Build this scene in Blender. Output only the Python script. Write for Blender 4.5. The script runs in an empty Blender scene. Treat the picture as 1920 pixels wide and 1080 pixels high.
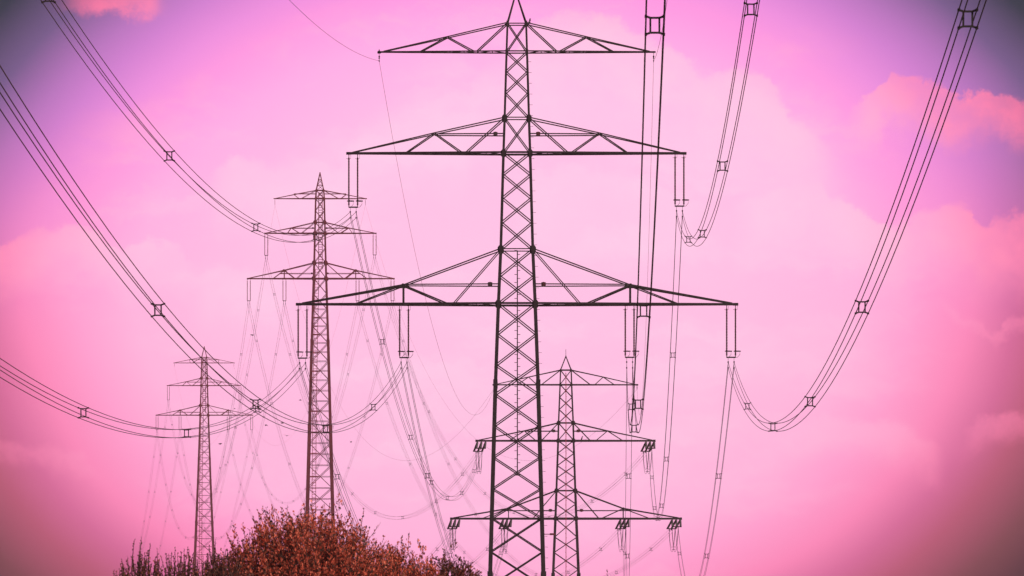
import bpy, math, random
from mathutils import Vector, Matrix

R = math.radians
scene = bpy.context.scene
COL = scene.collection

# ------------------------------------------------------------------ camera
FPX, HORV, CAMZ = 10700.0, 1300.0, 1.7        # focal length in photo pixels, horizon row, eye height
cam_d = bpy.data.cameras.new("camera")
cam = bpy.data.objects.new("camera", cam_d)
COL.objects.link(cam)
cam.location = (0, 0, CAMZ)
cam.rotation_euler = (R(90), 0, 0)
cam_d.sensor_width = 36
cam_d.lens = FPX / 1920 * 36
cam_d.shift_y = (HORV - 540) / 1920
cam_d.clip_start, cam_d.clip_end = 0.5, 20000
cam_d.dof.use_dof = True
cam_d.dof.focus_distance = 650
cam_d.dof.aperture_fstop = 11
scene.camera = cam
scene.view_settings.view_transform = 'Standard'
scene.view_settings.look = 'None'
scene.view_settings.exposure = 0
scene.view_settings.gamma = 1
scene.cycles.volume_bounces = 1
scene.cycles.max_bounces = 6


def lin(c):
    return tuple((x / 255 / 12.92) if x / 255 <= .04045 else ((x / 255 + .055) / 1.055) ** 2.4 for x in c) + (1,)


# ------------------------------------------------------------------ node helper
class NT:
    def __init__(s, tree):
        s.t = tree

    def new(s, typ, **kw):
        n = s.t.nodes.new(typ)
        for k, v in kw.items():
            setattr(n, k, v)
        return n

    def put(s, sock, v):
        if hasattr(v, 'is_output'):
            s.t.links.new(v, sock)
        else:
            sock.default_value = v

    def m(s, op, a, b=0.0, c=0.0, clamp=False):
        n = s.new('ShaderNodeMath', operation=op, use_clamp=clamp)
        s.put(n.inputs[0], a); s.put(n.inputs[1], b); s.put(n.inputs[2], c)
        return n.outputs[0]

    def smooth(s, x, lo, hi):
        n = s.new('ShaderNodeMapRange', interpolation_type='SMOOTHSTEP')
        s.put(n.inputs[0], x); n.inputs[1].default_value = lo; n.inputs[2].default_value = hi
        n.inputs[3].default_value = 0; n.inputs[4].default_value = 1
        return n.outputs[0]

    def ramp(s, x, stops, interp='LINEAR'):
        n = s.new('ShaderNodeValToRGB')
        cr = n.color_ramp
        cr.interpolation = interp
        while len(cr.elements) < len(stops):
            cr.elements.new(0.5)
        for e, (p, c) in zip(cr.elements, stops):
            e.position = p; e.color = c
        s.put(n.inputs[0], x)
        return n.outputs[0]

    def mix(s, f, a, b):
        n = s.new('ShaderNodeMix', data_type='RGBA')
        s.put(n.inputs[0], f); s.put(n.inputs[6], a); s.put(n.inputs[7], b)
        return n.outputs[2]


# ------------------------------------------------------------------ world: a pink evening sky with soft clouds
SUN_DIR = Vector((0.72, -0.46, 0.52)).normalized()      # towards the sun
world = bpy.data.worlds.new("World")
scene.world = world
world.use_nodes = True
wt = world.node_tree
wt.nodes.clear()
N = NT(wt)
tc = N.new('ShaderNodeTexCoord')
sep = N.new('ShaderNodeSeparateXYZ')
wt.links.new(tc.outputs['Generated'], sep.inputs[0])
ysafe = N.m('MAXIMUM', sep.outputs[1], 0.03)
U0 = N.m('MULTIPLY_ADD', N.m('DIVIDE', sep.outputs[0], ysafe), FPX / 960, 0.0)          # -1..1 over the view's width
V0 = N.m('MULTIPLY_ADD', N.m('DIVIDE', sep.outputs[2], ysafe), -FPX / 540, (HORV - 540) / 540)   # -1 high .. 1 low
U0 = N.m('MINIMUM', N.m('MAXIMUM', U0, -4), 4)
V0 = N.m('MINIMUM', N.m('MAXIMUM', V0, -4), 4)


def noise(scale, detail, rough=0.55, off=0.0):
    v = N.new('ShaderNodeCombineXYZ')
    N.put(v.inputs[0], N.m('MULTIPLY', U0, 1.78)); N.put(v.inputs[1], V0); v.inputs[2].default_value = off
    n = N.new('ShaderNodeTexNoise', noise_dimensions='3D')
    n.inputs['Scale'].default_value = scale
    n.inputs['Detail'].default_value = detail
    n.inputs['Roughness'].default_value = rough
    wt.links.new(v.outputs[0], n.inputs['Vector'])
    return n.outputs[0], n.outputs[1]


def warp(scale, detail, rough, off, amp):
    _, c = noise(scale, detail, rough, off)
    q = N.new('ShaderNodeSeparateColor')
    wt.links.new(c, q.inputs[0])
    return (N.m('MULTIPLY', N.m('SUBTRACT', q.outputs[0], .5), amp), N.m('MULTIPLY', N.m('SUBTRACT', q.outputs[1], .5), amp * 1.78))


w1 = warp(3.2, 4, .55, 3.1, .055)
w2 = warp(8.5, 11, .70, 7.7, .085)
WU = N.m('ADD', U0, N.m('ADD', w1[0], w2[0]))
WV = N.m('ADD', V0, N.m('ADD', w1[1], w2[1]))
nl, _ = noise(1.1, 3, .5, 8.7)
US = N.m('MULTIPLY_ADD', N.smooth(V0, -.8, -.1), .035, U0)
rr = N.m('SQRT', N.m('ADD', N.m('MULTIPLY', US, US), N.m('MULTIPLY', N.m('MULTIPLY', V0, V0), 0.6)))
rr = N.m('MULTIPLY_ADD', N.m('SUBTRACT', nl, .5), .04, rr)
rn = N.m('DIVIDE', rr, 1.3)
K = 1 / 1.3
top = N.ramp(rn, [(0, lin((255, 194, 228))), (.45 * K, lin((255, 189, 227))), (.70 * K, lin((255, 170, 226))), (.81 * K, lin((253, 152, 221))), (.90 * K, lin((232, 140, 217))),
                  (.98 * K, lin((205, 125, 204))), (1.04 * K, lin((180, 114, 186))), (1.14 * K, lin((112, 88, 134))), (1.25 * K, lin((42, 54, 68)))])
bot = N.ramp(rn, [(0, lin((255, 194, 228))), (.45 * K, lin((255, 189, 225))), (.70 * K, lin((255, 179, 219))), (.81 * K, lin((255, 158, 206))), (.92 * K, lin((250, 134, 184))),
                  (1.01 * K, lin((210, 102, 150))), (1.09 * K, lin((178, 83, 112))), (1.20 * K, lin((116, 62, 72))), (1.28 * K, lin((70, 40, 48)))])
base = N.mix(N.smooth(V0, -.7, .25), top, bot)
cloudc = N.ramp(rn, [(0, lin((255, 210, 234))), (.45 * K, lin((255, 205, 232))), (.70 * K, lin((255, 192, 224))), (.86 * K, lin((255, 168, 207))),
                     (.96 * K, lin((255, 142, 184))), (1.05 * K, lin((253, 130, 172))), (1.13 * K, lin((234, 114, 156))), (1.27 * K, lin((120, 76, 92)))])


XN = N.m('MULTIPLY_ADD', WU, .5, .5, True)      # 0..1 along the view's width
YN = N.m('MULTIPLY_ADD', WV, .5, .5)            # 0..1 from high to low
XR = N.m('MULTIPLY_ADD', U0, .5, .5, True)


def curve(x, pts):
    n = N.new('ShaderNodeFloatCurve')
    c = n.mapping.curves[0]
    pts = sorted(pts)
    if pts[0][0] > 0:
        pts = [(0, pts[0][1])] + pts
    if pts[-1][0] < 1:
        pts = pts + [(1, pts[-1][1])]
    c.points[0].location = pts[0]
    c.points[1].location = pts[-1]
    for p in pts[1:-1]:
        c.points.new(*p)
    n.mapping.update()
    n.inputs[0].default_value = 1
    N.put(n.inputs[1], x)
    return n.outputs[0]


def cloud(edge, cover, depth, soft, amount, keep=.3, lift=0):
    """a cumulus bank: its upper edge as a curve of photo pixels, melting away below"""
    top_ = curve(XN, [(x / 1920, y / 1080) for x, y in edge])
    cov = curve(XR, [(x / 1920, a) for x, a in cover])
    d = N.m('MULTIPLY_ADD', N.m('SUBTRACT', YN, top_), 1080, lift)
    v = N.m('MULTIPLY', N.smooth(d, -soft * .4, soft), N.m('SUBTRACT', 1.0, N.smooth(d, depth * keep, depth)))
    return N.m('MULTIPLY', N.m('MULTIPLY', v, cov), amount)


CLOUDS = [
    ([(960, 110), (985, 62), (1020, 35), (1050, 22), (1090, 22), (1130, 32), (1180, 55), (1215, 65), (1250, 70), (1290, 100), (1330, 125), (1380, 122), (1420, 135), (1450, 165), (1475, 195), (1500, 220), (1540, 250), (1600, 300)],
     [(930, 0), (990, 1), (1480, 1), (1560, .3), (1640, 0)], 330, 20, .95, .15),
    ([(600, 330), (660, 250), (700, 205), (760, 180), (810, 175), (850, 200), (885, 150), (920, 110), (960, 100)], [(560, 0), (680, .8), (960, .9), (1010, 0)], 260, 45, .7, .2),
    ([(1560, 222), (1600, 200), (1640, 176), (1660, 156), (1673, 139), (1690, 150), (1720, 150), (1760, 165), (1795, 182), (1830, 170), (1855, 164), (1885, 176), (1920, 192)],
     [(1540, 0), (1620, .7), (1680, 1), (1860, 1), (1920, .75)], 122, 11, 1.0, .35),
    ([(1330, 392), (1400, 372), (1460, 350), (1500, 342), (1540, 349), (1562, 368), (1600, 374), (1630, 394), (1662, 410), (1690, 405), (1705, 394), (1740, 384), (1780, 381), (1815, 388), (1832, 410), (1848, 420), (1880, 402), (1920, 408)],
     [(1300, 0), (1400, .7), (1470, 1), (1860, 1), (1920, .9)], 190, 15, .95, .3),
    ([(960, 350), (1010, 328), (1060, 314), (1110, 309), (1160, 313), (1200, 330), (1260, 352), (1340, 386)], [(930, 0), (1020, .8), (1200, .8), (1330, .3), (1400, 0)], 240, 26, .7, .2),
    ([(0, 452), (20, 445), (48, 431), (80, 424), (112, 428), (140, 414), (166, 420), (200, 446), (228, 462), (262, 450), (300, 440), (330, 450), (360, 486), (400, 520)],
     [(0, 1), (180, 1), (340, .75), (400, 0)], 135, 14, .95, .3),
    ([(390, 320), (420, 296), (470, 297), (520, 302), (580, 297), (660, 310)], [(370, 0), (440, .8), (600, .8), (700, 0)], 220, 20, .95, .2),
    ([(370, 520), (395, 503), (430, 501), (480, 508), (540, 512)], [(350, 0), (400, .8), (500, .7), (600, 0)], 150, 18, .85, .2),
    ([(0, 838), (50, 836), (100, 843), (150, 856), (220, 885)], [(0, 1), (120, 1), (230, 0)], 52, 20, .5, .2),
    ([(1440, 815), (1500, 790), (1560, 780), (1620, 781), (1670, 790), (1705, 806), (1740, 822), (1770, 850)], [(1430, 0), (1520, .6), (1640, .9), (1720, 1), (1780, 0)], 110, 15, .75, .2),
    ([(1770, 820), (1815, 792), (1850, 776), (1885, 768), (1920, 764)], [(1770, 0), (1830, .8), (1920, 1)], 75, 18, .6, .3),
    ([(1760, 560), (1800, 580), (1840, 600), (1870, 625), (1890, 600), (1920, 595)], [(1740, 0), (1800, .7), (1920, .8)], 38, 14, .7, .2),
    ([(1180, 640), (1300, 600), (1420, 590), (1560, 600), (1700, 640)], [(1150, 0), (1300, .8), (1500, .8), (1720, 0)], 200, 60, .35, .2),
    ([(60, 0), (120, 0), (180, 0), (250, 0), (300, 0)], [(70, 0), (130, .5), (180, 1), (250, 1), (300, .3), (330, 0)], 142, 2, .95, .78, 100),
]
cm = None
for b in CLOUDS:
    v = cloud(*b)
    cm = v if cm is None else N.m('SUBTRACT', N.m('ADD', cm, v), N.m('MULTIPLY', cm, v))
nd, _ = noise(4.5, 7, .6, 5.5)
cm = N.m('MULTIPLY', cm, N.m('MULTIPLY_ADD', N.smooth(nd, .3, .68), .48, .55), clamp=True)
sv = N.new('ShaderNodeCombineXYZ')                # thin broken streaks of high cloud
N.put(sv.inputs[0], N.m('MULTIPLY', WU, 1.5)); N.put(sv.inputs[1], N.m('MULTIPLY', WV, 2.6)); sv.inputs[2].default_value = 21.3
st = N.new('ShaderNodeTexNoise')
st.inputs['Scale'].default_value = 2.1; st.inputs['Detail'].default_value = 9; st.inputs['Roughness'].default_value = .62
wt.links.new(sv.outputs[0], st.inputs['Vector'])
streak = N.m('MULTIPLY', N.smooth(st.outputs[0], .46, .70), N.m('MULTIPLY', N.m('SUBTRACT', 1.0, N.smooth(rr, .75, 1.0)), .55))
cm = N.m('SUBTRACT', N.m('ADD', cm, streak), N.m('MULTIPLY', cm, streak))
col = N.mix(cm, base, cloudc)
# away from the glow the rest of the sky dome is a dim daylight sky
sky = N.new('ShaderNodeTexSky', sky_type='NISHITA')
sky.sun_disc = False
sky.sun_elevation = math.asin(SUN_DIR.z)
sky.sun_rotation = math.atan2(SUN_DIR.x, SUN_DIR.y)
dim = N.new('ShaderNodeVectorMath', operation='SCALE')
wt.links.new(sky.outputs[0], dim.inputs[0]); dim.inputs['Scale'].default_value = 0.10
warm = N.mix(.45, dim.outputs[0], (.42, .16, .22, 1))
away = N.smooth(N.m('SQRT', N.m('ADD', N.m('MULTIPLY', U0, U0), N.m('MULTIPLY', V0, V0))), 1.6, 3.6)
col = N.mix(away, col, warm)
bg = N.new('ShaderNodeBackground')
wt.links.new(col, bg.inputs[0]); bg.inputs[1].default_value = 1.11
wo = N.new('ShaderNodeOutputWorld')
wt.links.new(bg.outputs[0], wo.inputs[0])

sun_d = bpy.data.lights.new("sun", 'SUN')
sun_d.energy = 5.0
sun_d.angle = R(0.5)
sun_d.color = (1.0, .80, .68)
sun = bpy.data.objects.new("sun", sun_d)
COL.objects.link(sun)
sun.rotation_euler = SUN_DIR.to_track_quat('Z', 'Y').to_euler()


# ------------------------------------------------------------------ materials
def steel(name, c, c2, rough=.6, metal=.0):
    m = bpy.data.materials.new(name)
    m.use_nodes = True
    n = NT(m.node_tree)
    p = m.node_tree.nodes['Principled BSDF']
    t = n.new('ShaderNodeTexCoord')
    z = n.new('ShaderNodeTexNoise')
    z.inputs['Scale'].default_value = 1.7; z.inputs['Detail'].default_value = 6
    m.node_tree.links.new(t.outputs['Object'], z.inputs['Vector'])
    n.put(p.inputs['Base Color'], n.ramp(z.outputs[0], [(.35, c + (1,)), (.7, c2 + (1,))]))
    p.inputs['Roughness'].default_value = rough
    p.inputs['Metallic'].default_value = metal
    p.inputs['Specular IOR Level'].default_value = .25
    return m


M_DARK = steel('weathered_dark_steel', (.010, .009, .010), (.020, .014, .016))
M_GREY = steel('galvanised_grey_steel', (.028, .022, .024), (.05, .03, .034))
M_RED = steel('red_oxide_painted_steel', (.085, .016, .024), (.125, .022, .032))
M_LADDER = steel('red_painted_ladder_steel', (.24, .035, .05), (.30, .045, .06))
M_WIRE = steel('aged_aluminium_cable', (.034, .012, .018), (.055, .016, .025))
M_PORC = steel('brown_glazed_porcelain', (.05, .016, .018), (.075, .02, .022), .3)
M_PORC_GREY = steel('grey_glass_insulator', (.045, .04, .045), (.07, .058, .064), .35)
M_FEATHER = steel('dark_feathers', (.012, .011, .013), (.025, .022, .024), .8)


# ------------------------------------------------------------------ mesh building
class MB:
    def __init__(s):
        s.v, s.f = [], []

    def add(s, vs, fs):
        o = len(s.v)
        s.v += [tuple(x) for x in vs]
        s.f += [tuple(i + o for i in f) for f in fs]

    def prism(s, p, q, pts):
        """sweep a 2D outline from p to q"""
        p, q = Vector(p), Vector(q)
        d = (q - p)
        if d.length < 1e-6:
            return
        d.normalize()
        ref = Vector((0, 0, 1)) if abs(d.z) < .97 else Vector((1, 0, 0))
        a = d.cross(ref).normalized(); b = a.cross(d)
        n = len(pts)
        vs = [p + a * x + b * y for x, y in pts] + [q + a * x + b * y for x, y in pts]
        fs = [(i, (i + 1) % n, (i + 1) % n + n, i + n) for i in range(n)] + [tuple(range(n - 1, -1, -1)), tuple(range(n, 2 * n))]
        s.add(vs, fs)

    def bar(s, p, q, w, h=None):
        h = w if h is None else h
        s.prism(p, q, [(-w / 2, -h / 2), (w / 2, -h / 2), (w / 2, h / 2), (-w / 2, h / 2)])

    def tube(s, pts, r, n=6, closed=False):
        pts = [Vector(p) for p in pts]
        rings = []
        L = len(pts)
        rr = r if isinstance(r, (list, tuple)) else [r] * L
        for i, p in enumerate(pts):
            if closed:
                d = pts[(i + 1) % L] - pts[i - 1]
            else:
                d = pts[min(i + 1, L - 1)] - pts[max(i - 1, 0)]
            d.normalize()
            ref = Vector((0, 0, 1)) if abs(d.z) < .95 else Vector((1, 0, 0))
            a = d.cross(ref).normalized(); b = a.cross(d)
            rings.append([p + (a * math.cos(k * 2 * math.pi / n) + b * math.sin(k * 2 * math.pi / n)) * rr[i] for k in range(n)])
        vs = [v for g in rings for v in g]
        fs = []
        for i in range(L if closed else L - 1):
            j = (i + 1) % L
            fs += [(i * n + k, i * n + (k + 1) % n, j * n + (k + 1) % n, j * n + k) for k in range(n)]
        if not closed:
            fs += [tuple(range(n - 1, -1, -1)), tuple((L - 1) * n + k for k in range(n))]
        s.add(vs, fs)

    def lathe(s, p, q, prof, n=8):
        """revolve (t along p->q in metres, radius) about the axis"""
        p, q = Vector(p), Vector(q)
        d = (q - p).normalized()
        s.tube([p + d * t for t, _ in prof], [r for _, r in prof], n)

    def plate(s, c, outline, axis='y', t=.04):
        """a flat plate: outline in (x,z) (axis y) or (x,y) (axis z)"""
        c = Vector(c)
        n = len(outline)
        if axis == 'y':
            vs = [c + Vector((x, -t / 2, z)) for x, z in outline] + [c + Vector((x, t / 2, z)) for x, z in outline]
        else:
            vs = [c + Vector((x, z, -t / 2)) for x, z in outline] + [c + Vector((x, z, t / 2)) for x, z in outline]
        s.add(vs, [(i, (i + 1) % n, (i + 1) % n + n, i + n) for i in range(n)] + [tuple(range(n - 1, -1, -1)), tuple(range(n, 2 * n))])

    def mesh(s, name):
        me = bpy.data.meshes.new(name)
        me.from_pydata(s.v, [], s.f)
        me.update()
        return me

    def build(s, name, mat, parent=None, smooth=False):
        me = s.mesh(name)
        me.materials.append(mat)
        if smooth:
            me.polygons.foreach_set('use_smooth', [True] * len(me.polygons))
        o = bpy.data.objects.new(name, me)
        COL.objects.link(o)
        if parent is not None:
            o.parent = parent
        return o


def tag(o, label, cat, group=None):
    o['label'] = label
    o['category'] = cat
    if group:
        o['group'] = group
    return o


def thing(name, loc, label, cat, group=None, rz=0):
    o = bpy.data.objects.new(name, None)
    COL.objects.link(o)
    o.location = loc
    o.rotation_euler.z = rz
    o.empty_display_size = .5
    return tag(o, label, cat, group)


def copy_tree(o, parent=None):
    kids = list(o.children)
    c = o.copy()
    COL.objects.link(c)
    if parent is not None:
        c.parent = parent
    for k in kids:
        copy_tree(k, c)
    return c


def at(u, v, Y):
    """world position of something measured at (u, v) in the photo and standing Y metres away"""
    return Vector(((u - 960) * Y / FPX, Y, CAMZ + (HORV - v) * Y / FPX))


# ------------------------------------------------------------------ setting
def ground():
    mb = MB()
    xs = [-9000, -1500, -300, -60, 0, 60, 300, 1500, 9000]
    ys = [-3000, -300, 0, 60, 200, 500, 1000, 2000, 4000, 12000]
    vs = [(x, y, 0) for y in ys for x in xs]
    n = len(xs)
    mb.add(vs, [(j * n + i, j * n + i + 1, (j + 1) * n + i + 1, (j + 1) * n + i) for j in range(len(ys) - 1) for i in range(n - 1)])
    m = bpy.data.materials.new('meadow_ground')
    m.use_nodes = True
    n_ = NT(m.node_tree)
    t = n_.new('ShaderNodeTexCoord')
    z = n_.new('ShaderNodeTexNoise')
    z.inputs['Scale'].default_value = .06; z.inputs['Detail'].default_value = 9
    m.node_tree.links.new(t.outputs['Object'], z.inputs['Vector'])
    p = m.node_tree.nodes['Principled BSDF']
    n_.put(p.inputs['Base Color'], n_.ramp(z.outputs[0], [(.3, (.045, .035, .018, 1)), (.55, (.07, .06, .025, 1)), (.75, (.10, .06, .03, 1))]))
    p.inputs['Roughness'].default_value = .95
    g = mb.build('ground', m)
    g['kind'] = 'structure'


ground()


# ------------------------------------------------------------------ pylons
def lerp(a, b, t):
    return a + (b - a) * t


class Pylon:
    """one lattice pylon; every measure below is read off the photo in pixels and turned into metres at its distance"""

    def __init__(s, Y, axis, prof, mat, label, legw, chordw, bracew, arms, panels, peak, horiz=(), group='lattice pylons of one power line'):
        s.Y, s.axis, s.k, s.prof, s.mat = Y, axis, FPX / Y, prof, mat
        s.X = (axis - 960) / s.k
        s.root = thing('lattice_pylon', (s.X, Y, 0), label, 'pylon', group)
        s.legw, s.bracew = legw, bracew
        vg = HORV + CAMZ * s.k
        # legs -------------------------------------------------------
        vs = [v for v in [p[0] for p in prof] if v < vg] + [vg]
        for sx in (-1, 1):
            for sy in (-1, 1):
                mb = MB()
                for a, b in zip(vs[:-1], vs[1:]):
                    wa = s.lw((a + b) / 2)
                    t = wa * .28
                    ol = [(0, 0), (wa, 0), (wa, t), (t, t), (t, wa), (0, wa)]
                    P, Q = s.leg(a, sx, sy), s.leg(b, sx, sy)
                    mb.add([(P.x - sx * (x - wa / 2), P.y - sy * (y - wa / 2), P.z) for x, y in ol] + [(Q.x - sx * (x - wa / 2), Q.y - sy * (y - wa / 2), Q.z) for x, y in ol],
                           [(i, (i + 1) % 6, (i + 1) % 6 + 6, i + 6) for i in range(6)] + [(5, 4, 3, 2, 1, 0), (6, 7, 8, 9, 10, 11)])
                    # splice plates where the leg gets heavier
                    mb.bar(P + Vector((0, 0, .35 * wa / .4)), P - Vector((0, 0, .35 * wa / .4)), wa * 1.12)
                if Y < 500 and sx == 1 and sy == -1:
                    v = vs[1] + 20
                    while v < vg - 60:                          # climbing pegs up this leg
                        P = s.leg(v, 1, -1)
                        mb.bar(P, P + Vector((s.lw(v) / 2 + .2, 0, 0)), .022)
                        v += 20.2
                if sx == sy:
                    fp = s.leg(vg, sx, sy)
                mb.build('leg', mat, s.root)
                fb = MB()
                P = s.leg(vg, sx, sy)
                fb.bar(P + Vector((0, 0, -.3)), P + Vector((0, 0, .35)), s.lw(vg) * 2.6)
                fb.build('footing', M_GREY, s.root)
        # lattice on the four faces ---------------------------------
        pans = list(panels)
        while pans[-1] < vg - 10:
            pans.append(min(vg, pans[-1] + (pans[-1] - pans[-2]) * 1.06))
        for face in range(4):
            mb = MB()
            for a, b in zip(pans[:-1], pans[1:]):
                c = [s.corner(face, a, 0), s.corner(face, a, 1), s.corner(face, b, 0), s.corner(face, b, 1)]
                w = s.bw((a + b) / 2)
                mb.bar(c[0], c[3], w * .5, w)
                mb.bar(c[1], c[2], w * .46, w * .96)
                if a >= horiz_from(horiz):
                    mb.bar(c[0], c[1], w * .8)
                    m1 = (c[0] + c[2]) / 2; m2 = (c[1] + c[3]) / 2
                    mb.bar(m1, m2, w * .75)
            mb.build('lattice_face', mat, s.root)
        # crossarms --------------------------------------------------
        for A in arms:
            s.crossarm(A, chordw)
        # peak -------------------------------------------------------
        mb = MB()
        pv, pz = peak[0], peak[1]
        ap = Vector(((pz[0] - axis) / s.k, 0, s.z(pz[1])))
        for sx in (-1, 1):
            for sy in (-1, 1):
                mb.bar(s.leg(pv, sx, sy), ap, legw[0] * .62)
        if len(peak) > 2:
            for t in (.3, .62):
                q = [lerp(s.leg(pv, sx, sy), ap, t) for sx, sy in ((-1, -1), (1, -1), (1, 1), (-1, 1))]
                for i in range(4):
                    mb.bar(q[i], q[(i + 1) % 4], bracew * .7)
                    mb.bar(q[i], lerp(s.leg(pv, *((-1, -1), (1, -1), (1, 1), (-1, 1))[(i + 1) % 4]), ap, t - .3), bracew * .7)
        mb.bar(ap - Vector((0, 0, legw[0])), ap + Vector((0, 0, legw[0] * .5)), legw[0] * .9)
        mb.build('peak', mat, s.root)

    def z(s, v):
        return CAMZ + (HORV - v) / s.k

    def hw(s, v):
        p = s.prof
        if v <= p[0][0]:
            return p[0][1] / s.k
        for (a, wa), (b, wb) in zip(p[:-1], p[1:]):
            if v <= b:
                return lerp(wa, wb, (v - a) / (b - a)) / s.k
        return p[-1][1] / s.k

    def lw(s, v):
        a, b = s.prof[0][0], HORV
        return lerp(s.legw[0], s.legw[1], min(1, max(0, (v - a) / (b - a))))

    def bw(s, v):
        a, b = s.prof[0][0], HORV
        return s.bracew * lerp(.96, 1.05, min(1, max(0, (v - a) / (b - a))))

    def leg(s, v, sx, sy):
        h = s.hw(v)
        return Vector((sx * h, sy * h, s.z(v)))

    def corner(s, face, v, side):
        q = [(-1, -1), (1, -1), (1, 1), (-1, 1)]
        return s.leg(v, *q[(face + side) % 4])

    def crossarm(s, A, cw):
        """A: tips (uL,uR), chord row vb, root row vr, per side nodes/diagonals/post/tie in pixels from the axis"""
        vb, vr = A['vb'], A['vr']
        cb, cu, bw = A.get('cb', cw), A.get('cu', cw * .6), A.get('bw', s.bracew)
        for sg in (-1, 1):
            tip = abs(A['tips'][0 if sg < 0 else 1] - s.axis) / s.k
            h0, h1 = s.hw(vb), s.hw(vr)
            zb, zr = s.z(vb), s.z(vr)
            end = .14

            def dep(x):
                return lerp(h0, end, min(1, max(0, (x - h0) / (tip - h0))))

            def low(x, sy):
                return Vector((sg * x, sy * dep(x), zb))

            xn = A['node'][0] / s.k
            zn = s.z(A['node'][1])
            mb = MB()
            for sy in (-1, 1):
                mb.bar(Vector((0, sy * h0, zb)), low(h0, sy), cb)
                mb.bar(low(h0, sy), low(tip, sy), cb)
                nd = Vector((sg * xn, sy * dep(xn), zn))
                rt = Vector((sg * h1, sy * h1, zr))
                mb.bar(rt, nd, cu)
                mb.bar(nd, low(tip - .3, sy) + Vector((0, 0, cb * .4)), A.get('co', cu))
                for (x0, where, x1) in A['diag']:          # where: 'r' from the root, 'n' from the node
                    p = rt if where == 'r' else nd
                    mb.bar(p, low(x1 / s.k, sy), x0 * bw * .6, x0 * bw)
                if A.get('post'):
                    mb.bar(nd, low(xn, sy), bw * 1.6)
                if A.get('tie'):
                    zt = s.z(A['tie'])
                    xt = xn if abs(A['tie'] - A['node'][1]) < 3 else lerp(xn, tip, .12)
                    ht = s.hw(A['tie'])
                    mb.bar(Vector((sg * ht, sy * ht, zt)), Vector((sg * xt, sy * dep(xt), zt)), bw)
            # plan bracing between the two lower chords
            k = 9
            xs = [lerp(h0, tip, i / k) for i in range(k + 1)]
            for i in range(k):
                sy = -1 if i % 2 else 1
                mb.bar(low(xs[i], sy), low(xs[i + 1], -sy), bw * .7)
                mb.bar(low(xs[i], -1), low(xs[i], 1), bw * .7)
            mb.bar(Vector((sg * (tip - .25), 0, zb)), Vector((sg * (tip + .12), 0, zb)), cb * 1.35)
            arm = mb.build('cross_arm', s.mat, s.root)
            g = A.get('gusset', 0)
            if g:
                for (x, z_, hh, sc) in ((h1, zr, h1, 1), (h0, zb, h0, 1)) + (((xn, zn, dep(xn), .8),) if A.get('post') else ()):
                    for sy in (-1, 1):
                        gb = MB()
                        w = g * sc
                        ol = [(-.5, 1), (.5, 1), (1, .35), (1, -.35), (.5, -1), (-.5, -1), (-1, -.35), (-1, .35)]
                        if x == xn:
                            ol = [(-.9, -.25), (-1.6, -.45), (-1.6, -.75), (1.6, -.75), (1.6, -.4), (.3, .6), (-.3, .5)]
                            ol = [(a * sg, b) for a, b in ol]
                            if sg < 0:
                                ol = ol[::-1]
                        gb.plate((sg * x, sy * (hh + .02), z_), [(a * w, b * w) for a, b in ol], 'y', .05)
                        gb.build('gusset_plate', s.mat, arm)
            if A.get('box'):
                zt = s.z(A['tie'])
                bx = MB()
                c = Vector((sg * A['box'] / s.k, -s.hw(A['tie']) * .9, zt))
                e = A['boxsize']
                bx.bar(c - Vector((e * .55, 0, 0)), c + Vector((e * .55, 0, 0)), e * .8)
                bx.bar(c - Vector((e * .2, 0, 0)), c + Vector((e * .2, 0, 0)), e * .95)
                bx.build('warning_lamp', M_PORC if sg > 0 else M_GREY, arm)

    def ladder(s, pts, w, rung, mat, rail=.05, single=False):
        """pts: (u offset px, v) down the shaft, just inside the front face"""
        mb = MB()
        P = []
        for du, v in pts:
            P.append(Vector((du / s.k, -s.hw(v) * .35 if not single else -s.hw(v) - .05, s.z(v))))
        for a, b in zip(P[:-1], P[1:]):
            if single:
                mb.bar(a, b, rail)
            else:
                for e in (-1, 1):
                    mb.bar(a + Vector((e * w / 2, 0, 0)), b + Vector((e * w / 2, 0, 0)), rail)
            n = max(1, int((a - b).length / rung))
            for i in range(n):
                c = lerp(a, b, i / n)
                if single:
                    e = 1 if i % 2 else -1
                    mb.bar(c, c + Vector((e * w, 0, 0)), rail * .5)
                else:
                    mb.bar(c - Vector((w / 2, 0, 0)), c + Vector((w / 2, 0, 0)), rail * .8)
        if single:
            mb.bar(P[-1] - Vector((w * .9, 0, 0)), P[-1] + Vector((w * .9, 0, 0)), rail * 1.4)
        return mb.build('climbing_ladder', mat, s.root)


def horiz_from(h):
    return h if h else 1e9


# the big pylon in the middle
G1 = .215
P1 = Pylon(390, 969, [(44, 17.5), (98, 19.2), (222, 22.8), (287, 25), (468, 30), (570, 34.5), (720, 40), (1080, 50), (1347, 60)], M_DARK,
           'largest near-black lattice pylon with a pegged climbing pole up its middle', (.125, .335), .14, .076,
           [dict(vb=97.5, vr=44, tips=(711, 1226), node=(130, 70), diag=[(1, 'r', 75), (1, 'n', 80), (1, 'n', 181)], cb=.085, cu=.072),
            dict(vb=287.5, vr=222, tips=(652.5, 1284), node=(154, 250.5), diag=[(1, 'r', 96), (1, 'n', 102), (1, 'n', 208)], tie=252.5, box=40, boxsize=.26,
                 cb=.13, cu=.075, gusset=G1 * .85),
            dict(vb=570.5, vr=468, tips=(558, 1381), node=(212.5, 535.5), diag=[(.85, 'r', 119), (1.25, 'n', 130), (1, 'n', 303)], tie=534.5, box=50, boxsize=.28,
                 post=True, cb=.135, cu=.08, co=.115, gusset=G1)],
           [44, 98, 135, 175, 222, 287, 328, 372, 418, 468, 518, 570, 627, 685, 740, 799, 858, 917, 972, 1035, 1100], (44, (967.5, -14)))
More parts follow.
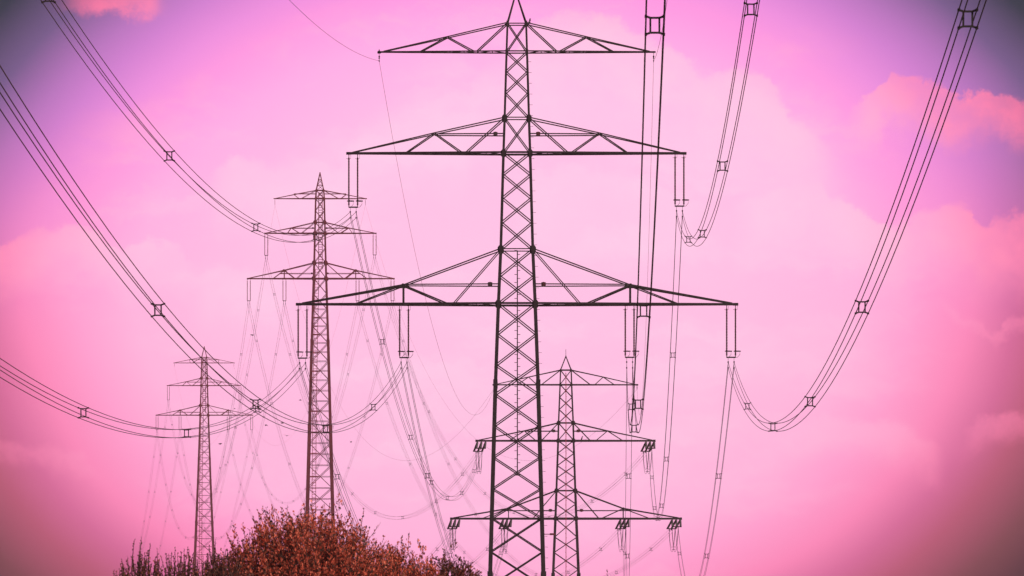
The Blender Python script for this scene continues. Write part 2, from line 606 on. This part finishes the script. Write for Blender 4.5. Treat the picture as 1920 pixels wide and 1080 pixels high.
def collars(P, rows, w):
    """one horizontal frame round the shaft at each arm root"""
    for v in rows:
        mb = MB()
        for e in (-1, 1):
            mb.bar(P.leg(v, -1, e), P.leg(v, 1, e), w)
            mb.bar(P.leg(v, e, -1), P.leg(v, e, 1), w)
        mb.build('collar', P.mat, P.root)


collars(P1, (45.5, 222, 468.5), .07)
P1.ladder([(1, 472), (1, 892)], .2, .27, M_DARK, .075, True)
mb = MB()                                     # little bracketed sensor low on the right leg
c = P1.leg(1003, 1, -1)
mb.bar(c, c + Vector((.5, -.1, 0)), .05)
mb.bar(c + Vector((.5, -.1, 0)), c + Vector((.85, -.1, 0)), .12, .13)
mb.build('sensor_box', M_RED, P1.root)

# the pylon right behind it, where the line bends
P4 = Pylon(741, 1061, [(694, 10), (721, 10.8), (793, 13.7), (826, 14.5), (920, 17.7), (972, 19.5), (1080, 24), (1330, 36)], M_DARK,
           'dark lattice pylon with splayed tension insulators, standing just behind the largest pylon', (.15, .46), .2, .075,
           [dict(vb=721.5, vr=694, tips=(925, 1195), node=(70, 707), diag=[(1, 'r', 46), (1, 'n', 54), (1, 'n', 91)], cb=.14, cu=.085),
            dict(vb=826.5, vr=793, tips=(893, 1227.5), node=(78, 808), diag=[(1, 'r', 46), (1, 'n', 56), (1, 'n', 107)], tie=808.5, box=23, boxsize=.4, cb=.21, cu=.11, gusset=.25),
            dict(vb=972.5, vr=920, tips=(845.5, 1277), node=(107.5, 953.5), diag=[(1.1, 'r', 62), (1.3, 'n', 66), (1.1, 'n', 158)], tie=957.5, box=29, boxsize=.4, post=True,
                 cb=.23, cu=.13, co=.15, gusset=.27)],
           [694, 721, 745, 768, 793, 826, 850, 873, 896, 920, 945, 972, 1007, 1036, 1068], (694, (1061, 668)))
P4.ladder([(0, 700), (0, 1080), (0, 1310)], .12, .6, M_LADDER, .09, True)
mb = MB()
mb.bar(Vector((0, 0, P4.z(670))), Vector((0, 0, P4.z(655))), .06)
mb.build('antenna_rod', M_DARK, P4.root)
collars(P4, (694, 793, 920), .12)


def panel_list(a, b, n, extra):
    return [lerp(a, b, i / n) for i in range(n)] + list(extra)


# the two tall river-crossing pylons
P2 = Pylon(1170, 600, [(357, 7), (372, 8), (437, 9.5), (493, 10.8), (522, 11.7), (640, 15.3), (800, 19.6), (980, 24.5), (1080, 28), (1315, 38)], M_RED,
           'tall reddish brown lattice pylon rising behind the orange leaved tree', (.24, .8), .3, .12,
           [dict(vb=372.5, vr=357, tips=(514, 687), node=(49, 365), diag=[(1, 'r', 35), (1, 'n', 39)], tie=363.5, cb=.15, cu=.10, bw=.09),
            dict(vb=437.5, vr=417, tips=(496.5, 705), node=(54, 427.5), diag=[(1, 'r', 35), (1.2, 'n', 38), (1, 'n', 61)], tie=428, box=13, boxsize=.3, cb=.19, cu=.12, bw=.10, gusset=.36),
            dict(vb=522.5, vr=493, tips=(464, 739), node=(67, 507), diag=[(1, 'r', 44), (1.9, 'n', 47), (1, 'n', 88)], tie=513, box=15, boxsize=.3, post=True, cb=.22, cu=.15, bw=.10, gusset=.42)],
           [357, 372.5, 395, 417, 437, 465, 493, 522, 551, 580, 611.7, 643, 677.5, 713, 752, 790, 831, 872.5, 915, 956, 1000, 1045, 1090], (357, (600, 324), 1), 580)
P2.ladder([(1, 362), (1, 505)], .75, .5, M_LADDER, .13)
P2.ladder([(-5, 505), (-8, 640), (-10, 760), (-11, 900), (-13, 1290)], .75, .6, M_LADDER, .11)
for v in (596, 628, 662, 697, 732, 772, 811, 851, 894, 936):
    mb = MB()
    a = P2.leg(v, -1, -1)
    mb.bar(a + Vector((.3, .6, 0)), a + Vector((.3 + P2.hw(v) * .75, .6, 0)), .4, .2)
    mb.build('landing_platform', M_LADDER, P2.root)
collars(P2, (357, 417, 493), .14)
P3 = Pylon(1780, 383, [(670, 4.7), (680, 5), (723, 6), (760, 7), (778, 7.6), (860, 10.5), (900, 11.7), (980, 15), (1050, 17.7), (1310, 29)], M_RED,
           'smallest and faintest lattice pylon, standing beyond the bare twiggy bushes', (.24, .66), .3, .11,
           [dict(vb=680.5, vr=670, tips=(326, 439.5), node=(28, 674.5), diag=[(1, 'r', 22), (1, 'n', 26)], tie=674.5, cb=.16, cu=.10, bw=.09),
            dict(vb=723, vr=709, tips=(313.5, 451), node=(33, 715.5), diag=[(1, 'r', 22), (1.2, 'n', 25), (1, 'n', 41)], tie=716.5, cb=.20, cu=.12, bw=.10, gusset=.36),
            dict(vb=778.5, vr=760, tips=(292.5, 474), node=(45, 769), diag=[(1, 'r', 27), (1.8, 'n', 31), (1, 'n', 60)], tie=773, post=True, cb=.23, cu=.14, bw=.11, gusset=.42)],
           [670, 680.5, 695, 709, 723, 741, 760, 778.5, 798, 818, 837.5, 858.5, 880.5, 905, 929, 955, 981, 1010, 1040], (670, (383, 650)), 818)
collars(P3, (670, 709, 760), .15)
P3.ladder([(0, 672), (0, 775)], .9, .6, M_LADDER, .16)
P3.ladder([(-4, 775), (-6, 900), (-8, 1290)], .8, .7, M_LADDER, .13)

REF = {1: 'largest pylon', 4: 'dark pylon behind it', 2: 'reddish pylon behind the tree', 3: 'smallest faint pylon'}
REF[4] = 'dark pylon with splayed insulators'
PHASE = {'LM': 'left middle', 'RM': 'right middle', 'LLo': 'left outer lower', 'RLo': 'right outer lower', 'LLi': 'left inner lower', 'RLi': 'right inner lower'}


# ------------------------------------------------------------------ insulators of the suspension pylons
def discs(mb, p, q, r, pitch, core, n=8):
    L = (Vector(q) - Vector(p)).length
    k = max(3, int(L / pitch))
    prof = [(0, core)]
    for i in range(k):
        t = L * (i + .5) / k
        prof += [(t - pitch * .30, core), (t - pitch * .02, r), (t + pitch * .16, core)]
    prof.append((L, core))
    mb.lathe(p, q, prof, n)


def horn(mb, c, s, up):
    """arcing ring on its bracket"""
    pts = [c + Vector((.23 * math.cos(a) + s * .12, .23 * math.sin(a), 0)) for a in [i * math.pi / 5 for i in range(10)]]
    mb.tube(pts, .03, 5, True)
    mb.tube([c + Vector((s * .30, 0, 0)), c + Vector((s * .30, 0, up * .22)), c + Vector((s * .14, 0, up * .42)), c + Vector((0, 0, up * .42))], .014, 5)


def suspension(top, gap, L, label, detail, mat):
    t = thing('suspension_insulator', top, label, 'insulator', 'double suspension insulators')
    rr = .06 if detail else .10
    for e in (-1, 1):
        mb = MB()
        if detail:
            mb.bar((e * gap / 2, 0, .02), (e * gap / 2, 0, -.22), .05)
            discs(mb, (e * gap / 2, 0, -.2), (e * gap / 2, 0, -L + .12), .076, .105, .045)
            mb.bar((e * gap / 2, 0, -L + .13), (e * gap / 2, 0, -L), .05)
        else:
            mb.bar((e * gap / 2, 0, .02), (e * gap / 2, 0, -.3), .08)
            discs(mb, (e * gap / 2, 0, -.3), (e * gap / 2, 0, -L), rr, .22, .07, 6)
        mb.build('insulator_rod', mat, t)
        if detail:
            hb = MB()
            horn(hb, Vector((e * gap / 2, 0, -L + .42)), -e if e < 0 else e, -1)
            hb.build('arcing_ring', M_DARK, t)
            hb = MB()
            hb.tube([(e * gap / 2 - .17, 0, -.27), (e * gap / 2, 0, -.30), (e * gap / 2 + .13, 0, -.27), (e * gap / 2 + .13, 0, -.02)], .013, 5)
            hb.build('arcing_horn', M_DARK, t)
    mb = MB()
    w = .09 if detail else .12
    mb.bar((-gap / 2 - .02, 0, -L), (gap / 2 + .02, 0, -L), w)
    mb.build('yoke_plate', M_DARK, t)
    for e in (-1, 1):
        mb = MB()
        r = .2 if detail else .25
        mb.bar((e * .2, 0, -L), (e * .2, 0, -L - .74), .024 if detail else .07)
        if detail:
            for zz in (-L - .32, -L - .72):
                mb.bar((e * .2, -.16, zz), (e * .2, .16, zz), .085)
        mb.build('suspension_clamp', M_DARK, t)
    return Vector(top) + Vector((0, 0, -L - .52))


ATT = {1: {}, 4: {}, 2: {}, 3: {}}
for ph, u, v0, v1 in (('LM', 662.3, 290, 388.5), ('RM', 1274, 288, 386.5), ('LLo', 567.3, 574, 671.5), ('LLi', 757.6, 574, 670.5), ('RLi', 1180.6, 573, 670), ('RLo', 1370.8, 573, 670)):
    a = at(u, v0, 390)
    L = (v1 - v0) / P1.k
    ATT[1][ph] = suspension(a, 16.4 / P1.k, L, 'double insulator string on the largest pylon, under the %s arm position' % PHASE[ph], True, M_PORC)
for ph, u, v0, v1 in (('LM', 499.3, 439, 479), ('RM', 702.4, 439, 478), ('LLo', 466.5, 524, 564), ('LLi', 533.4, 524, 564), ('RLi', 670.4, 524, 564), ('RLo', 736, 524, 564)):
    ATT[2][ph] = suspension(at(u, v0, 1170), .62, (v1 - v0) / P2.k, 'double insulator string on the reddish pylon behind the tree, %s position' % PHASE[ph], False, M_RED)
for ph, u, v0, v1 in (('LM', 315.7, 724, 750), ('RM', 450, 724, 750), ('LLo', 294.5, 780, 806), ('LLi', 337.6, 780, 806), ('RLi', 428, 780, 806), ('RLo', 472, 780, 806)):
    ATT[3][ph] = suspension(at(u, v0, 1780), .65, (v1 - v0) / P3.k, 'double insulator string on the smallest faint pylon, %s position' % PHASE[ph], False, M_RED)

# next pylon of the line, hidden below the bushes: only its wires' ends matter
NEXT_Y, NEXT_X = 2280, -142.0
ATT[5] = {}
for ph, p in ATT[3].items():
    ATT[5][ph] = Vector((NEXT_X + (p.x - P3.X), NEXT_Y, 36 if 'L' == ph[1] else 47))

# ------------------------------------------------------------------ tension insulators and jumpers of the bending pylon
FRONT = {}
BACK = {}
dirF = (Vector((P1.X, 390, 0)) - Vector((P4.X, 741, 0))).normalized()
dirB = (Vector((P2.X, 1170, 0)) - Vector((P4.X, 741, 0))).normalized()
for ph, u, v in (('LM', 903, 829), ('RM', 1219, 829), ('LLo', 854, 975), ('LLi', 951, 975), ('RLi', 1171, 975), ('RLo', 1268, 975)):
    A = at(u, v, 741)
    ends = []
    for which, d, drop in (('front', dirF, 1.0), ('rear', dirB, 1.0)):
        t = thing('tension_insulator', A, 'triple grey insulator string, %s arm position, pulled %s' %
                  (PHASE[ph], 'towards the largest pylon' if which == 'front' else 'away towards the reddish pylon'), 'insulator', 'tension insulators of the bending pylon')
        side = Vector((d.y, -d.x, 0))
        if side.x < 0:
            side = -side
        e = d * 4.6 + Vector((0, 0, -drop))
        for k in (-1, 0, 1):
            mb = MB()
            p = side * k * .53 + d * .15
            q = e + side * k * .53
            mb.bar(p - d * .15, lerp(p, q, .06), .07)
            discs(mb, lerp(p, q, .06), lerp(p, q, .95), .135, .15, .09, 8)
            mb.bar(lerp(p, q, .95), q, .07)
            mb.build('insulator_rod', M_PORC_GREY, t)
        mb = MB()
        mb.bar(e - side * .66, e + side * .66, .13)
        mb.bar(e, e + d * .5 + Vector((0, 0, -.15)), .1)
        mb.build('yoke_plate', M_DARK, t)
        mb = MB()
        for a_ in (-.2, .2):
            for b_ in (-.2, .2):
                q = e + d * .9 + side * a_ + Vector((0, 0, b_ - .3))
                mb.bar(e + d * .35 + side * a_ * .8 + Vector((0, 0, -.1)), q, .05)
                mb.bar(q, q - d * .3 + Vector((0, 0, -.14)), .07)
        mb.build('dead_end_clamp', M_DARK, t)
        ends.append(A + e + d * .9 + Vector((0, 0, -.3)))
    FRONT[ph], BACK[ph] = ends
    t = thing('jumper_loop', A, 'slack loop of four jumper wires between splayed insulators, %s arm position' % PHASE[ph], 'jumper wires', 'jumper loops')
    sd = Vector((1, .05, 0))
    for a_ in (-.2, .2):
        for b_ in (-.2, .2):
            mb = MB()
            p = ends[0] - A + sd * a_ + Vector((0, 0, b_))
            q = ends[1] - A + sd * a_ + Vector((0, 0, b_))
            pts = []
            for i in range(17):
                x = i / 16
                pts.append(lerp(p, q, x) + Vector((0, 0, -2.6 * (1 - abs(2 * x - 1) ** 2.6) + (.15 if b_ > 0 else 0))))
            mb.tube(pts, .022, 5)
            mb.build('cable', M_WIRE, t)
    sp = MB()
    c = lerp(ends[0], ends[1], .5) - A + Vector((0, 0, -2.5))
    sp.bar(c - Vector((.24, 0, 0)), c + Vector((.24, 0, 0)), .06)
    sp.build('spacer', M_DARK, t)

# ------------------------------------------------------------------ conductor bundles
spacer_me = None


def spacer_mesh():
    mb = MB()
    b, h = .10, .165
    w = .044
    for sx in (-1, 1):
        mb.bar((sx * b, 0, -h), (sx * b, 0, h), w, w)
    for sz in (-1, 1):
        mb.bar((-b, 0, sz * h), (b, 0, sz * h), w, w)
        for sx in (-1, 1):
            mb.bar((sx * b, 0, sz * h), (sx * .2, 0, sz * .2), w * 1.05)
            mb.bar((sx * .2, -.09, sz * .2), (sx * .2, .09, sz * .2), .055)
    me = mb.mesh('spacer')
    me.materials.append(M_DARK)
    return me


SPM = spacer_mesh()


def bundle(fn, ya, yb, nseg, spacers, label, r=.0155):
    """fn(Y) -> centre of the bundle at distance Y"""
    o = fn(ya)
    t = thing('conductor_bundle', o, label, 'power cables', 'four-wire conductor bundles')
    for ax in (-.2, .2):
        for az in (-.2, .2):
            mb = MB()
            pts = []
            for i in range(nseg + 1):
                y = lerp(ya, yb, i / nseg)
                pts.append(fn(y) - o + Vector((ax, 0, az)))
            mb.tube(pts, r, 5)
            mb.build('cable', M_WIRE, t, True)
    for y in spacers:
        s_ = bpy.data.objects.new('spacer', SPM)
        COL.objects.link(s_)
        s_.parent = t
        s_.location = fn(y) - o
        d = fn(y + 1) - fn(y)
        s_.rotation_euler = (0, 0, math.atan2(-d.x, d.y))
    return t


def sag_fn(A, B, S):
    def fn(y):
        t = (y - A.y) / (B.y - A.y)
        p = lerp(A, B, t)
        return p - Vector((0, 0, 4 * S * t * (1 - t)))
    return fn


def par_fn(A, s, b, a):
    def fn(y):
        d = y - A.y
        return Vector((A.x + s * d, y, A.z + b * d + a * d * d))
    return fn


# from the big pylon towards and over the viewer (fitted to the photo)
FIT = {'RM': (.1346, .000391), 'LM': (.1295, .000378), 'LLi': (.127, .000373), 'LLo': (.1283, .000369), 'RLi': (.1268, .000371), 'RLo': (.126, .00037)}
for ph, (b, a) in FIT.items():
    bundle(par_fn(ATT[1][ph], .0185, b, a), 390, 34, 70, (341, 285, 230, 181.2, 126.4, 76), 'four-wire cable bundle sweeping from the largest pylon towards the viewer, %s position' % PHASE[ph])
for ph in FIT:
    S = {'RM': 14.2, 'LM': 11.9, 'RLo': 12, 'LLi': 11.9}.get(ph, 12)
    bundle(sag_fn(ATT[1][ph], FRONT[ph], S), 390, FRONT[ph].y, 50, (437, 495, 548, 597, 650, 703), 'four-wire cable bundle between the largest pylon and the dark pylon behind, %s position' % PHASE[ph])
    bundle(sag_fn(BACK[ph], ATT[2][ph], 26), BACK[ph].y, 1170, 60, (766, 803, 856, 905, 950, 1000, 1050, 1100, 1145), 'four-wire cable bundle between the dark pylon and the reddish pylon, %s position' % PHASE[ph], .0115)
    bundle(sag_fn(ATT[2][ph], ATT[3][ph], 40.5), 1170, 1780, 60, (1204, 1255, 1310, 1365, 1420, 1475, 1530, 1585, 1640, 1695, 1745), 'faint four-wire cable bundle between the two reddish pylons, %s position' % PHASE[ph], .0105)
    bundle(sag_fn(ATT[3][ph], ATT[5][ph], 12), 1780, NEXT_Y, 30, (1815, 1870, 1925, 1980), 'very faint four-wire cable bundle running on beyond the smallest pylon, %s position' % PHASE[ph], .0095)

# ------------------------------------------------------------------ earth wires on the top crossarms
CL = {1: {}, 4: {}, 2: {}, 3: {}}
for k, Y, lu, ru, v, L in ((1, 390, 711, 1225.5, 99, .55), (2, 1170, 515.5, 685, 375, .9), (3, 1780, 327, 438.5, 682, .8), (4, 741, 925.5, 1194.5, 723, .45)):
    for sd, u in (('left', lu), ('right', ru)):
        p = at(u, v, Y)
        t = thing('earth_wire_clamp', p, 'small hanging clamp under the %s tip of the top crossarm, %s' % (sd, REF[k]), 'wire clamp', 'earth wire clamps')
        mb = MB()
        mb.bar((0, 0, .08), (0, 0, -L), .03 if k == 1 else .07)
        mb.lathe((0, 0, -L * .35), (0, 0, -L * .75), [(0, .03), (.05, .075), (.12, .03), (.17, .075), (.22, .03)], 6)
        mb.build('hanger', M_DARK if k in (1, 4) else M_RED, t)
        mb = MB()
        mb.bar((0, -.2, -L), (0, .2, -L), .07)
        mb.build('clamp', M_DARK if k in (1, 4) else M_RED, t)
        if k == 1 and sd == 'left':
            mb = MB()
            mb.lathe((0, 0, -.05), (0, 0, .3), [(0, .1), (.05, .14), (.14, .10), (.2, .04), (.3, .015)], 8)
            mb.build('cap', M_DARK, t)
        CL[k][sd] = p + Vector((0, 0, -L))


def earth(fn, ya, yb, label, r=.011, nseg=60):
    mb = MB()
    o = fn(ya)
    mb.tube([fn(lerp(ya, yb, i / nseg)) - o for i in range(nseg + 1)], r, 5)
    e = mb.build('earth_wire', M_WIRE, None, True)
    e.location = o
    tag(e, label, 'earth wire', 'thin earth wires')


for sd in ('left', 'right'):
    earth(par_fn(CL[1][sd], .0185, .102, .000182), 390, 34, 'single thin wire from the %s tip of the largest pylon\'s top arm towards the viewer' % sd)
    earth(sag_fn(CL[1][sd], CL[4][sd], 11.4), 390, 741, 'single thin wire from the largest pylon\'s top arm %s tip back to the dark pylon' % sd)
    earth(sag_fn(CL[4][sd], CL[2][sd], 26.5), 741, 1170, 'single thin wire from the dark pylon\'s top arm %s tip to the reddish pylon' % sd)
    earth(sag_fn(CL[2][sd], CL[3][sd], 36), 1170, 1780, 'single thin wire joining the %s top arm tips of the two reddish pylons' % sd)


# ------------------------------------------------------------------ birds
def bird(p, size, mode, label, rz=0.0, flap=.5):
    """one continuous body; wings spread, tucked or perched"""
    mb = MB()
    s = size
    if mode == 'perched':
        mb.tube([(-.30 * s, 0, -.02 * s), (-.12 * s, 0, .22 * s), (0, 0, .45 * s), (.06 * s, 0, .66 * s), (.08 * s, 0, .82 * s), (.12 * s, 0, .93 * s), (.24 * s, 0, .92 * s), (.36 * s, 0, .88 * s)],
                [.03 * s, .12 * s, .19 * s, .17 * s, .11 * s, .12 * s, .07 * s, .008 * s], 10)
        for e in (-1, 1):
            mb.tube([(0, e * .06 * s, .3 * s), (.02 * s, e * .07 * s, 0)], .02 * s, 5)
    else:
        mb.tube([(-.42 * s, 0, 0), (-.22 * s, 0, .01 * s), (0, 0, 0), (.16 * s, 0, .01 * s), (.26 * s, 0, .04 * s), (.36 * s, 0, .03 * s), (.44 * s, 0, .02 * s)],
                [.05 * s, .07 * s, .12 * s, .11 * s, .08 * s, .07 * s, .01 * s], 10)
        for e in (-1, 1):
            if mode == 'glide':
                mid, tip = (.05 * s, e * .45 * s, .16 * s * flap), (-.10 * s, e * .98 * s, .42 * s * flap)
            else:
                mid, tip = (.0, e * .26 * s, -.10 * s), (-.22 * s, e * .34 * s, -.2 * s)
            a, b = Vector((.14 * s, e * .06 * s, .03 * s)), Vector((-.14 * s, e * .06 * s, .03 * s))
            c, d = Vector(mid) + Vector((.11 * s, 0, 0)), Vector(mid) - Vector((.13 * s, 0, 0))
            tt = Vector(tip)
            th = Vector((0, 0, .012 * s))
            mb.add([a + th, b + th, c + th, d + th, tt, a - th, b - th, c - th, d - th], [(0, 1, 3, 2), (2, 3, 4), (5, 7, 8, 6), (7, 4, 8), (0, 2, 7, 5), (1, 6, 8, 3), (2, 4, 7), (3, 8, 4)])
    o = mb.build('bird', M_FEATHER, None, True)
    o.location = p
    o.rotation_euler.z = rz
    tag(o, label, 'bird', 'birds around the pylons')
    return o


bird(at(993, 46, 390 - .6), .42, 'perched', 'dark bird perched on the sloping top arm of the largest pylon', .9)
bird(at(1091, 825.5, 741 - 1.0), .55, 'perched', 'dark bird perched on the middle arm of the pylon with splayed insulators', .3)
bird(at(538, 817, 500), .40, 'glide', 'gliding bird with spread wings, below the lowest sagging cables', R(95), .8)
bird(at(658, 829, 520), .26, 'glide', 'small flying bird to the right of the reddish pylon', R(20), 1.0)
for u, v, lb in ((473, 628, 'tiny bird in flight level with the reddish pylon\'s lattice, highest of the flying birds'), (563, 750, 'tiny bird in flight close beside the leg of the reddish pylon'),
                 (440, 766, 'tiny bird in flight beside the smallest pylon\'s lower crossarm end'), (499, 797, 'tiny bird in flight under the crossing cable spacers, lower of two'),
                 (529, 793, 'tiny bird in flight just above a sagging lower cable'), (413, 832, 'tiny bird in flight below the smallest pylon\'s lower crossarm, lowest of the dots')):
    bird(at(u, v, 700), .55, 'tuck', lb, R(80) + u)


# ------------------------------------------------------------------ bushes and trees
def leaf_material(name, stops, trans):
    m = bpy.data.materials.new(name)
    m.use_nodes = True
    n = NT(m.node_tree)
    g = n.new('ShaderNodeNewGeometry')
    c = n.ramp(g.outputs['Random Per Island'], stops)
    p = m.node_tree.nodes['Principled BSDF']
    n.put(p.inputs['Base Color'], c)
    p.inputs['Roughness'].default_value = .6
    tr = n.new('ShaderNodeBsdfTranslucent')
    n.put(tr.inputs[0], c)
    mx = n.new('ShaderNodeMixShader')
    mx.inputs[0].default_value = trans
    m.node_tree.links.new(p.outputs[0], mx.inputs[1])
    m.node_tree.links.new(tr.outputs[0], mx.inputs[2])
    m.node_tree.links.new(mx.outputs[0], m.node_tree.nodes['Material Output'].inputs[0])
    return m


M_LEAF = leaf_material('russet_leaves', [(0, (.035, .024, .014, 1)), (.25, (.12, .040, .022, 1)), (.45, (.45, .085, .045, 1)), (.75, (.74, .14, .075, 1)), (1, (.90, .27, .17, 1))], .42)  # leaf-to-leaf variety; widened stops also put crown shadows and highlights into the colour
M_LEAF_DARK = leaf_material('dark_brown_leaves', [(0, (.045, .018, .012, 1)), (.5, (.10, .034, .020, 1)), (.8, (.20, .05, .028, 1)), (1, (.45, .09, .055, 1))], .35)
M_BARK = steel('dark_bark', (.035, .016, .014), (.07, .028, .022), .9)


def leafy(name, u, Y, vtop, rx, label, cat, seed, n_shoot, n_leaf, leaf, lmat, group=None, dome=None, stems=8, shoot=(.35, .8), spread=.5, twig=.0045, jit=.35, side_l=.06, rogue=.10):
    """a shrub with a rounded crown: limbs fan out of the base, upright shoots carry small leaves"""
    rnd = random.Random(seed)
    base = Vector(((u - 960) * Y / FPX, Y, 0))
    H = CAMZ + (HORV - vtop) * Y / FPX
    root = thing(name, base, label, cat, group)
    tb, cb = MB(), MB()
    cz = H * .52
    rz = H - cz
    limbs = []
    trunk_top = Vector((0, 0, H * .16))
    tb.tube([Vector((0, 0, -.1)), Vector((.02, .01, H * .08)), trunk_top], [H * .028, H * .024, H * .022], 8)

    def tocrown(d, f):
        hh = dome(d.x * f) if dome else 1.0
        return Vector((d.x * rx * f, d.y * rx * f, cz + d.z * rz * f * (hh if d.z > 0 else 1)))

    for i in range(stems):
        a = i * 2.399 + rnd.uniform(-.3, .3)
        el = rnd.uniform(.25, 1.4)
        d = Vector((math.cos(a) * math.cos(el), math.sin(a) * math.cos(el), math.sin(el)))
        e = tocrown(d, .72)
        mid = lerp(trunk_top, e, .5) + Vector((rnd.uniform(-.15, .15), rnd.uniform(-.15, .15), .12 * H * .3))
        pts = [trunk_top, lerp(trunk_top, mid, .5) + Vector((rnd.uniform(-.06, .06), 0, 0)), mid, lerp(mid, e, .5) + Vector((rnd.uniform(-.08, .08), 0, .05)), e]
        w = H * .016
        tb.tube(pts, [w, w * .85, w * .65, w * .45, w * .22], 6)
        limbs.append(pts)
    tb.build('trunk', M_BARK, root, True)
    allp = [p for l in limbs for p in l[2:]]
    for i in range(n_shoot):
        a = rnd.uniform(0, 2 * math.pi)
        sz = rnd.uniform(-.25, 1)
        c = math.sqrt(max(0, 1 - sz * sz))
        d = Vector((math.cos(a) * c, math.sin(a) * c, sz))
        f = 1 - .55 * rnd.random() ** 1.6
        L = rnd.uniform(*shoot) * (1.25 if rnd.random() < .08 else 1)
        tip = tocrown(d, f) + Vector((0, 0, rnd.uniform(-.05, .10) * (1 if f > .8 else 0)))
        if rnd.random() < rogue:
            tip.z += rnd.uniform(.08, .42)
        dirv = Vector((d.x * spread + rnd.uniform(-jit, jit), d.y * spread + rnd.uniform(-jit, jit), 1)).normalized()
        st = tip - dirv * L
        near = min(allp, key=lambda p: (p - st).length_squared) if i % 3 == 0 else None
        bend = Vector((rnd.uniform(-.03, .03), rnd.uniform(-.03, .03), 0))
        pts = [st, lerp(st, tip, .5) + bend, tip]
        if near is not None:
            pts = [near, lerp(near, st, .6) + Vector((0, 0, -.04))] + pts
        cb_t = [twig * 1.6] * (len(pts) - 3) + [twig * 1.3, twig, twig * .45]
        tw(root, pts, cb_t)
        side = dirv.cross(Vector((0, 1, 0))).normalized()
        fw = side.cross(dirv)
        for k in range(n_leaf):
            t = (k + rnd.random()) / n_leaf
            t = .08 + .92 * t
            p = (lerp(st, pts[-2], t * 2) if t < .5 else lerp(pts[-2], tip, t * 2 - 1))
            az = rnd.uniform(0, 2 * math.pi)
            out = side * math.cos(az) + fw * math.sin(az)
            p = p + out * rnd.random() * side_l * (1.15 - t)
            sp = rnd.uniform(.35, 1.3) * (1.15 - .6 * t)
            ld = (dirv + out * sp).normalized()
            ll = leaf * rnd.uniform(.6, 1.25) * (1 - .35 * t)
            wd = ld.cross(Vector((rnd.uniform(-1, 1), rnd.uniform(-1, 1), rnd.uniform(-1, 1)))).normalized() * ll * rnd.uniform(.24, .42)
            nn = ld.cross(wd).normalized() * ll * .10
            cb.add([p, p + ld * ll * .5 + wd + nn, p + ld * ll, p + ld * ll * .5 - wd + nn, p + ld * ll * .5], [(0, 4, 1), (1, 4, 2), (0, 3, 4), (3, 2, 4)])
    TW[root].build('twigs', M_BARK, root)
    cb.build('crown', lmat, root)
    return root


TW = {}


def tw(root, pts, rad):
    TW.setdefault(root, MB()).tube(pts, rad, 4)


leafy('leafy_tree', 572, 110, 962, 2.15, 'big russet leaved tree in front of the tall reddish pylon\'s feet', 'tree', 5, 4200, 21, .074, M_LEAF, stems=13, shoot=(.3, .75), rogue=.16)
leafy('leafy_shrub', 735, 112, 1014, .95, 'middle-sized russet shrub on the right flank of the big russet tree', 'shrub', 8, 1200, 18, .07, M_LEAF, 'shrubs around the russet tree', stems=8, shoot=(.25, .55), rogue=.12)
leafy('leafy_shrub', 800, 109, 1043, .80, 'small russet shrub filling the gap beside the low dark brown shrub', 'shrub', 10, 1000, 16, .07, M_LEAF, 'shrubs around the russet tree', stems=8, shoot=(.2, .45), rogue=.08)
leafy('leafy_shrub', 852, 106, 1044, .80, 'low dark brown shrub between the russet tree and the largest pylon', 'shrub', 12, 1300, 17, .07, M_LEAF_DARK, 'shrubs around the russet tree', stems=8, shoot=(.15, .4), rogue=.06)
leafy('twiggy_bush', 264, 104, 1034, .85, 'outermost dark bush with thin upright twigs, farthest from the russet tree', 'bush', 21, 950, 14, .06, M_LEAF_DARK, 'dark twiggy bushes', stems=9, shoot=(.3, .75), spread=.2, jit=.16, side_l=.035, twig=.007, rogue=.06)
leafy('twiggy_bush', 338, 106, 1024, .85, 'tallest of the dark bushes with bare upright twigs', 'bush', 24, 1000, 14, .06, M_LEAF_DARK, 'dark twiggy bushes', stems=9, shoot=(.3, .85), spread=.2, jit=.16, side_l=.035, twig=.007, rogue=.06)
leafy('twiggy_bush', 415, 108, 1030, .80, 'dark twiggy bush squeezed between the smallest pylon\'s foot and the russet tree', 'bush', 27, 950, 15, .06, M_LEAF_DARK, 'dark twiggy bushes', stems=9, shoot=(.3, .75), spread=.25, jit=.2, side_l=.03, twig=.008)
leafy('twiggy_bush', 1140, 118, 1074, .45, 'bush whose single twig tip shows under the pylon with splayed insulators', 'bush', 31, 70, 14, .05, M_LEAF_DARK, 'dark twiggy bushes', stems=5, shoot=(.3, .5), spread=.1, jit=.1)
leafy('twiggy_bush', 1287, 118, 1079, .45, 'bush whose leafy tip just shows below the right lower crossarm end', 'bush', 35, 70, 14, .05, M_LEAF, 'dark twiggy bushes', stems=5, shoot=(.3, .5), spread=.1, jit=.1)

# ------------------------------------------------------------------ the hazy air
mb = MB()
x0, x1, y0, y1, z0, z1 = -420, 420, -60, 2420, -1.0, 118
mb.add([(x0, y0, z0), (x1, y0, z0), (x1, y1, z0), (x0, y1, z0), (x0, y0, z1), (x1, y0, z1), (x1, y1, z1), (x0, y1, z1)],
       [(3, 2, 1, 0), (4, 5, 6, 7), (0, 1, 5, 4), (1, 2, 6, 5), (2, 3, 7, 6), (3, 0, 4, 7)])
hm = bpy.data.materials.new('pink_haze')
hm.use_nodes = True
hm.node_tree.nodes.clear()
n_ = NT(hm.node_tree)
pv = n_.new('ShaderNodeVolumePrincipled')
pv.inputs['Color'].default_value = (1.0, .62, .72, 1)
pv.inputs['Density'].default_value = 0.72e-4
pv.inputs['Anisotropy'].default_value = .3
ho = n_.new('ShaderNodeOutputMaterial')
hm.node_tree.links.new(pv.outputs[0], ho.inputs['Volume'])
hz = mb.build('haze', hm)
hz['kind'] = 'stuff'
